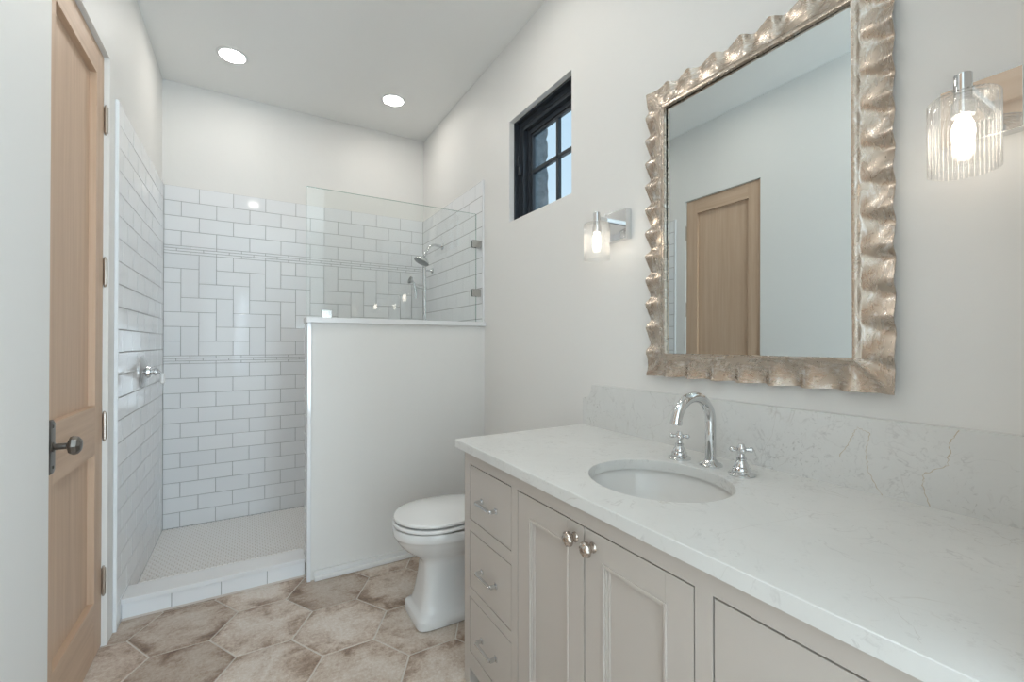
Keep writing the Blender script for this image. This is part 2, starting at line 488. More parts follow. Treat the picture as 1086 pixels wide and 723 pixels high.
# curb
bm = BM(); box(bm, TL, .262, 2.6235, 2.745, .0, .078, mi=0)
cladding(bm, [(TL, -.312, .0, .077), (-.312, -.116, .0, .077), (-.116, .083, .0, .077), (.083, .2615, .0, .077)], lambda u, v, h_: (u, 2.6235 - h_, v))
o = struct('trim_1', bm, [GROUT, TILE], label='low tiled shower curb with a white stone slab', smooth=0)
bm = BM(); box(bm, TL, .262, 2.613, 2.752, .078, .100, .002)
o2 = obj('curb_slab', bm, MARBLE, o)

# half wall
bm = BM(); box(bm, .275, XR, 2.560, 2.690, 0, 1.362, mi=0)
pw = struct('wall_partition', bm, WALL, label='white half wall between shower and toilet', smooth=0)
bm = BM(); box(bm, .265, .275, 2.562, 2.690, 0, 1.362, mi=0); box(bm, .262, .281, 2.547, 2.5615, 0, 1.362, .002, mi=1)
cladding(bm, tile_rects_running(2.5615, 2.6895, 1.362, 0, .1, .2, .0, 2.5), lambda u, v, h_: (.265 - h_, u, v))
struct('tile_cladding', bm, [GROUT, TILE], pw, 'narrow tiled end of the half wall', smooth=0)
bm = BM(); box(bm, .257, XR, 2.540, 2.700, 1.362, 1.390, .002)
struct('trim_2', bm, MARBLE, label='white stone cap on the half wall')
bm = BM(); box(bm, .296, XR, 2.545, 2.560, 0, .050, .002); box(bm, .296, XR, 2.530, 2.547, 0, .026, .006)
struct('baseboard_partition', bm, TRIM, label='low white skirting along the half wall')
bm = BM(); box(bm, XR - .015, XR, 1.56, 2.53, 0, .050, .002)
struct('baseboard_right', bm, TRIM, label='low white skirting behind the toilet')

# ---------------------------------------------------------------- oak doors
def bevel_frame(bm, x, y0, y1, z0, z1, wd, dx, mi):
    """sloping moulding running round a recessed panel, on a plane facing +x"""
    o_ = [(x, y0, z0), (x, y1, z0), (x, y1, z1), (x, y0, z1)]
    i_ = [(x + dx, y0 + wd, z0 + wd), (x + dx, y1 - wd, z0 + wd), (x + dx, y1 - wd, z1 - wd), (x + dx, y0 + wd, z1 - wd)]
    O = [bm.verts.new(p) for p in o_]; I = [bm.verts.new(p) for p in i_]
    for k in range(4): bm.faces.new((O[k], O[(k + 1) % 4], I[(k + 1) % 4], I[k])).material_index = mi if k % 2 == 0 else 1 - mi

def oak_door(name, xf, y0, y1, z1, label, stile=.108, hinge_end=1, rails=None, knob=True):
    d = bpy.data.objects.new(name, None); C.objects.link(d); d.location = (xf, (y0 + y1) / 2, 0); d['kind'] = 'structure'; d['label'] = label
    g = .0025; a, b = y0 + g, y1 - g; z0, zt = .008, z1 - g
    (p1, p2), (p3, p4) = rails
    xb = xf - .036
    bm = BM()
    box(bm, xb, xf, a, a + stile, z0, zt, .0015, 0); box(bm, xb, xf, b - stile, b, z0, zt, .0015, 0)
    ia, ib = a + stile, b - stile
    for lo, hi in ((z0, p1), (p2, p3), (p4, zt)): box(bm, xb, xf - .0003, ia, ib, lo, hi, .0, 1)
    for lo, hi in ((p1, p2), (p3, p4)):
        box(bm, xb + .008, xf - .022, ia, ib, lo, hi, 0, 0)
    obj('door_leaf', bm, [OAKZ, OAKY], d, smooth=0)
    for hz in (.27, .9085, 1.548, 2.18):
        bm = BM(); yh = (b + .004) if hinge_end > 0 else (a - .004)
        lathe(bm, [(.0055, -.056), (.0080, -.053), (.0080, .053), (.0055, .056)], (xf + .007, yh, hz), n=12)
        for kk in (-.018, .018): lathe(bm, [(.0086, -.001), (.0086, .001)], (xf + .007, yh, hz + kk), n=12)
        for zz in (-.05, .05): lathe(bm, [(.003, -.006), (.0055, 0), (.003, .006)], (xf + .006, yh, hz + zz * 1.15), n=10)
        box(bm, xf - .004, xf + .003, yh + .003 * hinge_end, yh + .022 * hinge_end if hinge_end > 0 else yh - .003, hz - .051, hz + .051) if hinge_end > 0 else box(bm, xf - .004, xf + .003, yh - .022, yh - .003, hz - .051, hz + .051)
        hg = obj('hinge', bm, HINGEM, d)
    if knob:
        yk = a + .062 if hinge_end > 0 else b - .062; zk = .935
        # clipped-corner back plate
        bm = BM()
        def plate(xo, e, c_): return [(xo, yk + sy_ * py_, zk + sz_ * pz_) for sy_, sz_, py_, pz_ in
            ((-1, -1, .023 - e, .072 - c_), (-1, -1, .023 - e - .010, .082 - e), (1, -1, .023 - e - .010, .082 - e), (1, -1, .023 - e, .072 - c_),
             (1, 1, .023 - e, .072 - c_), (1, 1, .023 - e - .010, .082 - e), (-1, 1, .023 - e - .010, .082 - e), (-1, 1, .023 - e, .072 - c_))]
        loft(bm, [plate(xf, 0, 0), plate(xf + .006, 0, 0), plate(xf + .009, .004, .001)])
        for zz in (-.062, .062): lathe(bm, [(.0045, 0), (.0045, .002), (.002, .003)], (xf + .009, yk, zk + zz), (1, 0, 0), 12)
        h = obj('door_knob', bm, BRONZE, d); h['label'] = 'dark pewter knob on a long clipped-corner plate'
        bm = BM()
        lathe(bm, [(.0155, .008), (.0155, .012), (.0095, .014), (.0095, .040), (.013, .043)], (xf, yk, zk), (1, 0, 0), 24)
        obj('knob_neck', bm, BRONZE, h)
        bm = BM()
        lathe(bm, [(.012, .042), (.026, .047), (.030, .055), (.027, .066), (.018, .073), (.006, .075)], (xf, yk, zk), (1, 0, 0), 8)
        obj('knob_grip', bm, BRONZE, h, smooth=10)
    return d
oak_door('door_1', XL - .018, DY0, DY1, DZ, 'light oak two-panel door standing shut left of the shower', .098, 1, ((.228, .812), (1.004, 2.325)))
oak_door('door_2', XL - .018, EY0, EY1, EZ, 'second oak door further forward in the left wall', .108, -1, ((.228, .812), (1.004, 2.40)))
for k, (a, b, zt) in enumerate(((DY0, DY1, DZ), (EY0, EY1, EZ))):      # jamb stops and dark closet behind the leaf
    bm = BM(); e = .014
    box(bm, XL - T, XL - .058, a, a + e, 0, zt); box(bm, XL - T, XL - .058, b - e, b, 0, zt); box(bm, XL - T, XL - .058, a, b, zt - e, zt)
    struct('trim_%d' % (3 + k), bm, TRIM, label='white stop inside the door opening', smooth=0)

# ---------------------------------------------------------------- small black window
wn = bpy.data.objects.new('window_1', None); C.objects.link(wn); wn.location = (XR, (WY0 + WY1) / 2, WZ0)
wn['kind'] = 'structure'; wn['label'] = 'small black-framed four-light window high in the right wall'
def ringbox(bm, x0, x1, y0, y1, z0, z1, wd, bev=.0015, low=None):
    if low:
        box(bm, x0, x1, y0, y0 + wd, z0, z1, bev); box(bm, x0, x1, y1 - wd, y1, z0, z1, bev)
        box(bm, x0, x1, y0 + wd, y1 - wd, z0, z0 + low, bev); box(bm, x0, x1, y0 + wd, y1 - wd, z1 - wd, z1, bev); return
    box(bm, x0, x1, y0, y0 + wd, z0, z1, bev); box(bm, x0, x1, y1 - wd, y1, z0, z1, bev)
    box(bm, x0, x1, y0 + wd, y1 - wd, z0, z0 + wd, bev); box(bm, x0, x1, y0 + wd, y1 - wd, z1 - wd, z1, bev)
bm = BM(); ringbox(bm, 1.340, 1.470, WY0, WY1, WZ0, WZ1, .012); ringbox(bm, 1.372, 1.402, WY0 + .012, WY1 - .012, WZ0 + .012, WZ1 - .012, .046, .003, .010)
ringbox(bm, 1.366, 1.372, WY0 + .012, WY1 - .012, WZ0 + .012, WZ1 - .012, .026, .001, .008)
obj('window_frame', bm, BLACKF, wn)
bm = BM(); a = .058; ringbox(bm, 1.398, 1.434, WY0 + a, WY1 - a, WZ0 + .022, WZ1 - a, .026, .003, .016); ringbox(bm, 1.406, 1.428, WY0 + a + .026, WY1 - a - .026, WZ0 + .038, WZ1 - a - .026, .014, .003, .008)
sash = obj('window_sash', bm, BLACKF, wn)
bm = BM(); m_ = a + .035; ym, zm = 1.905, 2.247
box(bm, 1.408, 1.430, ym - .011, ym + .011, WZ0 + .042, WZ1 - m_, .003); box(bm, 1.408, 1.430, WY0 + m_, WY1 - m_, zm - .011, zm + .011, .003)
obj('muntin', bm, BLACKF, sash)
bm = BM(); box(bm, 1.4185, 1.4215, WY0 + a + .035, WY1 - a - .035, WZ0 + .042, WZ1 - a - .035)
obj('window_pane', bm, WPANE, sash, smooth=0)
bm = BM(); box(bm, 1.352, 1.367, 2.196, 2.214, 2.235, 2.30, .004); tube(bm, [(1.360, 2.205, 2.285), (1.348, 2.205, 2.290), (1.345, 2.200, 2.330), (1.345, 2.198, 2.345)], [.006, .006, .005, .0035], 10)
obj('window_latch', bm, BLACKF, wn)
bm = BM()
def grid_face(bm, P, nu, nv):
    V = [[bm.verts.new(P(i / nu, j / nv)) for j in range(nv + 1)] for i in range(nu + 1)]
    for i in range(nu):
        for j in range(nv): bm.faces.new((V[i][j], V[i + 1][j], V[i + 1][j + 1], V[i][j + 1]))
from mathutils import noise as mn
def rough(p, amp=.014):
    q = Vector(p); nz = mn.noise_vector(q * 11.0) * amp + mn.noise_vector(q * 37.0) * amp * .8
    return q + Vector((nz.x, nz.y, 0))
# four-sided pier with rough faces (rings share vertices so it stays closed)
rings = []
for k in range(121):
    z = 3.4 * k / 120; ring = []
    for (xa, ya, xb_, yb) in ((1.52, 2.35, 1.66, 2.35), (1.66, 2.35, 1.66, 3.10), (1.66, 3.10, 1.52, 3.10), (1.52, 3.10, 1.52, 2.35)):
        for i in range(12):
            t_ = i / 12; ring.append(rough((xa + (xb_ - xa) * t_, ya + (yb - ya) * t_, z)))
    rings.append(ring)
loft(bm, rings)
struct('wall_exterior', bm, STONE, label='rough blue-grey masonry pier outside the small window', smooth=20)

# unseen windows added beside and behind the camera to light the room
for nm, args in (('added_window_2', ('x', VY0, VY1, .3, 2.3)), ('window_3', ('y', FW[0], FW[1], .75, 2.25)), ('added_window_4', ('y', .76, 1.27, .1, 1.66))):
    ax, a, b, z0, z1 = args
    e = bpy.data.objects.new(nm, None); C.objects.link(e); e['kind'] = 'structure'; e['label'] = 'unseen white-framed window added to bring in light'
    bm = BM()
    if ax == 'x':
        e.location = (XR + .08, (a + b) / 2, z0); ringbox(bm, XR + .08, XR + .12, a, b, z0, z1, .03)
    else:
        e.location = ((a + b) / 2, YF - .1, z0)
        for q in ((a, a + .02, z0, z1), (b - .02, b, z0, z1), (a + .02, b - .02, z0, z0 + .02), (a + .02, b - .02, z1 - .02, z1)):
            box(bm, q[0], q[1], YF - .12, YF - .08, q[2], q[3])
    obj('window_frame', bm, TRIM, e)

# ---------------------------------------------------------------- ceiling downlights
t = thing('recessed_downlight', 'round glowing downlight in the ceiling over the left half of the shower', 'ceiling light', (-.095, 3.21, ZC), 'recessed ceiling lights')
bm = BM(); lathe(bm, [(.068, -.0005), (.0695, -.005), (.078, -.006), (.086, -.003), (.087, 0)], (-.095, 3.21, ZC), n=48, cap=False); obj('trim_ring', bm, TRIM, t)
bm = BM(); lathe(bm, [(.0685, -.0005), (.0685, -.003), (.06, -.0042), (.001, -.0045)], (-.095, 3.21, ZC), n=48); obj('lens', bm, LENS, t)
dup(t, (.895, 3.206, ZC), 'round glowing downlight in the ceiling over the shower head end')
dup(t, (.045, 1.90, ZC), 'downlight just above the frame, glimpsed at the top of the mirror')
dup(t, (.80, 1.74, ZC), 'unseen downlight added near the toilet to brighten the right side')  # extra lamp added for the light on the vanity side
dup(t, (.035, 1.00, ZC), 'downlight out of frame nearest the camera')

# ---------------------------------------------------------------- shower glass
t = thing('shower_glass_panel', 'clear frameless glass panel standing on the half wall cap', 'glass panel', (.76, 2.60, 1.39))
gx0, gx1, gz0, gz1 = .262, 1.268, 1.391, 2.094
bm = BM(); box(bm, gx0, gx1, 2.595, 2.605, gz0, gz1)
for f in bm.faces:
    nn = f.normal
    f.normal_update()
    f.material_index = 0 if abs(f.normal.y) > .9 else 1
obj('glass_sheet', bm, [PANE, PEDGE], t, smooth=0)
for (cx_, cz_, vert) in ((1.262, 1.898, 0), (1.262, 1.580, 0)):
    bm = BM(); box(bm, 1.236, 1.296, 2.583, 2.594, cz_ - .024, cz_ + .024, .002); box(bm, 1.236, 1.296, 2.606, 2.617, cz_ - .024, cz_ + .024, .002); box(bm, 1.270, 1.2985, 2.590, 2.610, cz_ - .024, cz_ + .024, .001)
    obj('glass_clamp', bm, SATIN, t)
bm = BM(); box(bm, .338, .388, 2.583, 2.594, 1.3905, 1.434, .002); box(bm, .338, .388, 2.606, 2.617, 1.3905, 1.434, .002)
obj('glass_clamp', bm, SATIN, t)

# ---------------------------------------------------------------- shower fittings
def arc(c, r, a0, a1, n, plane):  # list of points on an arc; plane: two axis vectors
    u, v_ = Vector(plane[0]), Vector(plane[1]); c = Vector(c)
    return [c + (u * cos(a0 + (a1 - a0) * k / n) + v_ * sin(a0 + (a1 - a0) * k / n)) * r for k in range(n + 1)]
t = thing('wall_shower', 'chrome shower head on a curved arm from the right tile wall', 'shower head', (TR_, 3.26, 2.01))
bm = BM(); lathe(bm, [(.028, 0), (.028, .004), (.016, .010), (.013, .016)], (TR_ - .0002, 3.26, 2.01), (-1, 0, 0), 28)
obj('flange', bm, CHROME, t)
bm = BM(); P = [(TR_ - .01, 3.26, 2.01), (TR_ - .04, 3.26, 2.013)] + [tuple(q) for q in arc((TR_ - .06, 3.26, 1.945), .07, radians(75), radians(160), 8, ((1, 0, 0), (0, 0, 1)))] + [(TR_ - .142, 3.26, 1.945)]
tube(bm, P, .0105, 16); obj('shower_arm', bm, CHROME, t)
hd = Vector((TR_ - .172, 3.26, 1.875)); dirv = Vector((-.42, 0, -.9)).normalized()
bm = BM(); lathe(bm, [(.011, -.078), (.016, -.070), (.016, -.058), (.012, -.052), (.018, -.045), (.034, -.036), (.052, -.020), (.060, -.008), (.060, -.002)], hd, dirv, 36)
obj('head_bell', bm, CHROME, t)
bm = BM(); lathe(bm, [(.0585, -.004), (.0585, .004), (.050, .008), (.001, .009)], hd, dirv, 36)
RUB = mat('grey_nozzle_face', (.30, .32, .32), .35, .5); obj('spray_face', bm, RUB, t)

t = thing('hand_shower', 'chrome slide bar with a small hand shower below the shower head', 'hand shower', (TR_, 3.48, 1.2))
bm = BM(); tube(bm, [(1.235, 3.48, 1.12), (1.235, 3.48, 1.862)], .0105, 14); lathe(bm, [(.0125, 0), (.0125, .012), (.006, .018)], (1.235, 3.48, 1.858), n=14)
obj('slide_bar', bm, CHROME, t)
for zz in (1.85, 1.15):
    bm = BM(); tube(bm, [(TR_, 3.48, zz), (1.235, 3.48, zz)], .009, 12); lathe(bm, [(.025, 0), (.025, .004), (.014, .010), (.011, .016)], (TR_ - .0002, 3.48, zz), (-1, 0, 0), 24)
    obj('bracket', bm, CHROME, t)
bm = BM(); lathe(bm, [(.016, -.02), (.018, 0), (.016, .02)], (1.235, 3.48, 1.70), n=16); tube(bm, [(1.235, 3.48, 1.70), (1.19, 3.48, 1.705), (1.145, 3.48, 1.715)], [.008, .007, .009], 12)
obj('slider', bm, CHROME, t)
bm = BM(); tube(bm, [(1.160, 3.48, 1.62), (1.152, 3.48, 1.70), (1.142, 3.48, 1.735), (1.126, 3.48, 1.752)], [.008, .010, .010, .012], 14)
lathe(bm, [(.012, -.022), (.028, -.012), (.031, 0)], (1.108, 3.48, 1.762), (-.93, 0, .3), 24)
h = obj('hand_piece', bm, CHROME, t)
bm = BM(); lathe(bm, [(.029, -.001), (.029, .004), (.001, .005)], (1.107, 3.48, 1.762), (-.93, 0, .3), 24); obj('spray_face', bm, RUB, h)

t = thing('shower_valve', 'round chrome valve with a white-tipped lever on the left tile wall', 'shower valve', (TL, 3.03, 1.10))
bm = BM(); lathe(bm, [(.084, 0), (.084, .004), (.080, .009), (.060, .018), (.040, .023), (.034, .026), (.031, .038), (.024, .042)], (TL + .0003, 3.03, 1.10), (1, 0, 0), 48)
obj('escutcheon', bm, CHROME, t)
bm = BM(); lathe(bm, [(.017, .03), (.017, .052), (.022, .056), (.022, .066), (.012, .072), (.008, .078)], (TL, 3.03, 1.10), (1, 0, 0), 24)
tube(bm, [(TL + .062, 3.03, 1.10), (TL + .075, 3.02, 1.098), (TL + .092, 3.01, 1.090)], [.010, .008, .007], 14)
obj('valve_stem', bm, CHROME, t)
bm = BM(); lathe(bm, [(.006, .0), (.010, -.010), (.012, -.040), (.011, -.052), (.006, -.056)], (TL + .092, 3.01, 1.092), n=18)
h = obj('lever_grip', bm, CERAMIC, t); h['label'] = 'white porcelain lever grip'

# ---------------------------------------------------------------- vanity
VX = .6955; CY0, CY1 = .145, 1.521; CT = .860
t = thing('vanity_cabinet', 'greige vanity cabinet with six drawers and two panelled doors under the stone top', 'cabinet', (1.0, .833, 0))
def mir(y): return 1.666 - y
cols_d = ((1.180, 1.474), (mir(1.474), mir(1.180))); door_y = ((.8345, 1.140), (.5265, .8315))
bm = BM(); fx = VX + .020
for a, b in ((1.4765, CY1), (1.142, 1.1775), (mir(1.1775), mir(1.142)), (CY0, mir(1.4765))):
    box(bm, VX, fx, a, b, .130 if a not in (1.4765, CY0) else 0.0, .811, .0)
box(bm, VX, fx, CY0, CY1, .811, CT, .0); box(bm, VX, fx, mir(1.4765), 1.4765, .070, .130, .0)
for (a, b) in ((1.1775, 1.4765), (mir(1.4765), mir(1.1775))):
    box(bm, VX, fx, a, b, .570, .610, 0); box(bm, VX, fx, a, b, .330, .364, 0)
obj('face_frame', bm, CAB, t, smooth=0)
for a, b in ((CY1 - .018, CY1), (CY0, CY0 + .018)):
    bm = BM(); box(bm, fx, XR - .002, a, b, .07, CT, .0008); obj('side_panel', bm, CAB, t, smooth=0)
for yy in (CY1 - .045, CY0):
    for xa in (XR - .05, fx):
        bm = BM(); box(bm, xa, xa + .045, yy, yy + .045, 0, .07); obj('foot', bm, CAB, t, smooth=0)
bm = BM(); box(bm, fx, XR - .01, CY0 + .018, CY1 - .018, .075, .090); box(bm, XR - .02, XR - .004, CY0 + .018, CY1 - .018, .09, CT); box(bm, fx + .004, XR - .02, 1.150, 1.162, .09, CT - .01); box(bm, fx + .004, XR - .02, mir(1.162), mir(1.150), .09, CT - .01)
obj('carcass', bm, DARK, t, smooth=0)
for col in cols_d:
    for lo, hi in ((.6125, .8085), (.3665, .5675), (.1325, .3275)):
        bm = BM(); box(bm, VX + .0005, VX + .019, col[0] + .0006, col[1] - .0006, lo + .0006, hi - .0012, .0010)
        # fine bead round the drawer front
        dr = obj('drawer', bm, CAB, t)
        yc, zc_ = (col[0] + col[1]) / 2, (lo + hi) / 2 - .008
        bm = BM(); L = .051
        box(bm, VX - .030, VX - .020, yc - L, yc + L, zc_ - .0045, zc_ + .0045, .0016)
        for s_ in (-1, 1):
            box(bm, VX - .024, VX + .0005, yc + s_ * L - .0055, yc + s_ * L + .0055, zc_ - .0055, zc_ + .0055, .0016)
            box(bm, VX - .004, VX + .0006, yc + s_ * L - .0085, yc + s_ * L + .0085, zc_ - .0085, zc_ + .0085, .0012)
        obj('drawer_pull', bm, CHROME, dr)
for kd, (a, b) in enumerate(door_y):
    lo, hi = .1325, .8075; st = .064
    bm = BM(); a_, b_ = a + .0008, b - .0008
    x0, x1 = VX + .0005, VX + .019
    box(bm, x0, x1, a_, a_ + st, lo, hi, .0008); box(bm, x0, x1, b_ - st, b_, lo, hi, .0008)
    box(bm, x0, x1, a_ + st, b_ - st, lo, lo + st, .0); box(bm, x0, x1, a_ + st, b_ - st, hi - st, hi, .0)
    ringbox(bm, x0 - .0030, x1, a_ + st - .004, b_ - st + .004, lo + st - .004, hi - st + .004, .0075, .0018)
    ringbox(bm, x0 + .003, x1, a_ + st, b_ - st, lo + st, hi - st, .007, .0015)
    ringbox(bm, x0 + .007, x1, a_ + st + .006, b_ - st - .006, lo + st + .006, hi - st - .006, .007, .0018)
    box(bm, x0 + .0105, x1, a_ + st + .01, b_ - st - .01, lo + st + .01, hi - st - .01)
    dd = obj('cabinet_door', bm, CAB, t)
    yk = (.8335 + .033) if kd == 0 else (.8335 - .033); zk = .772
    bm = BM()
    lathe(bm, [(.0125, 0), (.0125, .003), (.0095, .005), (.0090, .013), (.010, .016)], (VX + .0008, yk, zk), (-1, 0, 0), 24)
    lathe(bm, [(.008, .013), (.0155, .0165), (.0192, .0225), (.0184, .029), (.0120, .0340), (.004, .0355)], (VX + .0008, yk, zk), (-1, 0, 0), 64, rib=lambda th: 1 - .13 * abs(sin(4 * th)))
    kn = obj('door_knob', bm, NICKEL, dd, smooth=60)

# countertop with oval cut-out
K = .890; SX, SY, SA, SB = .9447, .8276, .1921, .1737    # hole: centre, half length (y), half width (x)
CX0, CX1, KY0, KY1 = .6705, XR - .001, .085, 1.554
t = thing('countertop', 'white quartz countertop slab with oval sink cut-out and raised splash', 'countertop', (1.0, .83, .86))
angs = sorted([2 * pi * k / 120 for k in range(120)] + [atan2(yy - SY, xx - SX) % (2 * pi) for xx in (CX0, CX1) for yy in (KY0, KY1)])
def rayrect(th, x0, x1, y0, y1):
    dx, dy = cos(th), sin(th); ts = []
    if dx > 1e-9: ts.append((x1 - SX) / dx)
    if dx < -1e-9: ts.append((x0 - SX) / dx)
    if dy > 1e-9: ts.append((y1 - SY) / dy)
    if dy < -1e-9: ts.append((y0 - SY) / dy)
    q = min(ts); return (SX + dx * q, SY + dy * q)
def ell(th, a, b):
    dx, dy = cos(th), sin(th); r = 1 / math.sqrt((dx / b) ** 2 + (dy / a) ** 2); return (SX + dx * r, SY + dy * r)
bm = BM(); e = .0015; loops = []
for (kind, z_) in ((('h', 0), CT), (('h', 0), K - e), (('h', e), K), (('r', e), K), (('r', 0), K - e), (('r', 0), CT)):
    L = []
    for th in angs:
        if kind[0] == 'h': q = ell(th, SA + kind[1], SB + kind[1])
        else: q = rayrect(th, CX0 + kind[1], CX1, KY0 + kind[1], KY1 - kind[1])
        L.append(bm.verts.new((q[0], q[1], z_)))
    loops.append(L)
m_ = len(angs)
for q, r_ in zip(loops, loops[1:] + loops[:1]):
    for k in range(m_): bm.faces.new((q[k], q[(k + 1) % m_], r_[(k + 1) % m_], r_[k]))
obj('slab', bm, QUARTZ, t, smooth=30)
# backsplash with a scooped far corner
bm = BM(); sx0, sx1 = 1.290, XR - .001
ztop = 1.0695; cr = .047
prof = [(KY0, K), (KY1, K), (KY1, ztop - .062)]
c0 = (KY1, ztop)
prof += [(KY1 - .012, ztop - .062)]
for k in range(1, 12):
    th = pi / 2 * k / 12; prof.append((KY1 - .012 - .048 * sin(th), ztop - .062 + .060 * (1 - cos(th))))
prof += [(KY1 - .060, ztop), (KY0, ztop)]
F0 = [bm.verts.new((sx0, y, z)) for y, z in prof]; F1 = [bm.verts.new((sx1, y, z)) for y, z in prof]
bm.faces.new(F0); bm.faces.new(F1[::-1])
for k in range(len(prof)): bm.faces.new((F0[k], F0[(k + 1) % len(prof)], F1[(k + 1) % len(prof)], F1[k]))
obj('backsplash', bm, QUARTZ, t, smooth=0)
# natural veins in the stone (flush inlays)
def wiggle(P, n_=9, amp=.0025):
    out = []
    for (a, b), (c_, d) in zip(P, P[1:]):
        for k in range(n_):
            t_ = k / n_; out.append((a + (c_ - a) * t_ + random.uniform(-amp, amp), b + (d - b) * t_ + random.uniform(-amp, amp)))
    out.append(P[-1]); return out
def ribbon(bm, P, wd, place):
    prev = None
    for i, (a, b) in enumerate(P):
        a2, b2 = P[min(i + 1, len(P) - 1)]; a1, b1 = P[max(i - 1, 0)]
        dx, dy = a2 - a1, b2 - b1; L = math.hypot(dx, dy) or 1; w_ = wd * random.uniform(.25, 1.0) / 2
        q = [bm.verts.new(place(a - dy / L * w_, b + dx / L * w_)), bm.verts.new(place(a + dy / L * w_, b - dx / L * w_))]
        if prev: bm.faces.new((prev[0], q[0], q[1], prev[1]))
        prev = q
onS = lambda a, b: (sx0 - .00012, a, min(b, ztop - .0005)); onK = lambda a, b: (a, b, K + .00012)
for P in ([(.545, .965), (.521, 1.012), (.508, 1.044), (.482, 1.035), (.489, .989), (.486, .942), (.457, .8915)],
          [(.325, 1.069), (.339, 1.036), (.342, .989), (.383, .961), (.383, .931), (.372, .8915)]):
    bm = BM(); ribbon(bm, wiggle(P), .0021, onS); obj('vein', bm, VEIN, t, smooth=0)['label'] = 'thin ochre vein in the splash'
for P in ([(1.05, 1.069), (1.06, 1.02), (1.12, .955), (1.17, .93)], [(.70, 1.069), (.715, .99), (.76, .9)], [(.60, .98), (.66, .94), (.70, .90)]): 
    bm = BM(); ribbon(bm, wiggle(P, 6, .002), .0012, onS); obj('vein', bm, VEIN2, t, smooth=0)['label'] = 'faint grey vein in the splash'
for P in ([(1.288, .381), (1.171, .425), (.991, .488), (.864, .513), (.763, .527)], [(.83, .33), (.819, .303), (.787, .292), (.759, .255), (.717, .222), (.695, .209)], [(1.25, .95), (1.19, 1.06), (1.16, 1.18)]):
    bm = BM(); ribbon(bm, wiggle(P, 5, .003), .0011, onK); obj('vein', bm, VEIN2, t, smooth=0)['label'] = 'faint grey-beige vein in the top'

# sink
t = thing('undermount_sink', 'oval white undermount sink set below the countertop cut-out', 'sink', (SX, SY, .72))
bm = BM(); m_ = 96; rings = []
def er(a, b, z_): return [(SX + b * cos(2 * pi * k / m_), SY + a * sin(2 * pi * k / m_), z_) for k in range(m_)]
inner = [(1.0, CT - .0006), (.992, .850), (.965, .825), (.92, .795), (.84, .765), (.70, .742), (.5, .730), (.3, .7255), (.115, .724)]
A2, B2 = SA + .009, SB + .009
out = [(A2 + .03, B2 + .03, CT - .0006), (A2 + .03, B2 + .03, CT - .012), (A2 + .012, B2 + .012, CT - .014), (A2 * .95 + .012, B2 * .95 + .012, .79), (A2 * .75, B2 * .75, .735), (A2 * .3, B2 * .3, .715), (.024, .024, .714)][::-1]
rings = [er(a, b, z_) for a, b, z_ in out] + [er(A2 * s_, B2 * s_ if s_ > .2 else A2 * s_, z_) for s_, z_ in inner]
loft(bm, rings); obj('basin', bm, mat('basin_porcelain', (0.80, 0.79, 0.765), 0.1), t, smooth=50)
bm = BM(); lathe(bm, [(.023, .0002), (.023, .003), (.019, .005), (.017, .003), (.001, .0045)], (SX, SY, .724), n=28); obj('drain', bm, CHROME, t)

# faucet set
t = thing('faucet', 'tall chrome gooseneck faucet behind the oval sink', 'faucet', (1.176, .831, K))
bm = BM(); lathe(bm, [(.0335, .0003), (.0335, .004), (.029, .008), (.0205, .012), (.0160, .018)], (1.176, .831, K), n=36); obj('base_flange', bm, CHROME, t)
bm = BM(); r = .076; P = [(1.176, .831, K + .012), (1.176, .831, K + .06), (1.176, .831, 1.0)] + [tuple(q) for q in arc((1.176 - r, .831, 1.020), r, 0, radians(172), 26, ((1, 0, 0), (0, 0, 1)))]
rr = [.0150] * len(P)
tube(bm, P, rr, 24); obj('spout', bm, CHROME, t, smooth=60)
bm = BM(); q0 = Vector(P[-1]); q1 = (Vector(P[-1]) - Vector(P[-2])).normalized()
lathe(bm, [(.0150, -.006), (.0163, -.004), (.0163, .006), (.0128, .007), (.0120, .003)], q0, q1, 24); obj('aerator', bm, CHROME, t)
def cross_handle(y, label):
    x = 1.163
    t = thing('cross_tap', label, 'tap', (x, y, K), 'cross handles of the basin faucet')
    bm = BM(); lathe(bm, [(.0340, .0003), (.0340, .004), (.030, .008), (.0250, .009), (.0250, .013), (.0230, .015), (.0220, .021), (.0185, .024), (.0185, .029), (.0150, .034), (.0110, .041), (.0130, .043), (.0130, .047), (.0090, .049), (.0078, .058)], (x, y, K), n=36)
    obj('handle_base', bm, CHROME, t)
    bm = BM(); lathe(bm, [(.0065, .056), (.0115, .062), (.0125, .069), (.0115, .076), (.0080, .081), (.0075, .084), (.001, .0855)], (x, y, K), n=28)
    for k in range(4):
        a = radians(42 + 90 * k); d = Vector((cos(a), sin(a), 0)); c_ = Vector((x, y, K + .070))
        tube(bm, [c_ + d * q for q in (.006, .012, .019, .024, .028, .031)], [.0056, .0046, .0062, .0080, .0068, .0024], 14)
    obj('cross_grip', bm, CHROME, t, smooth=50)
    return t
cross_handle(.931, 'chrome cross handle left of the spout, nearer the toilet')
cross_handle(.727, 'chrome cross handle right of the spout, nearer the camera')

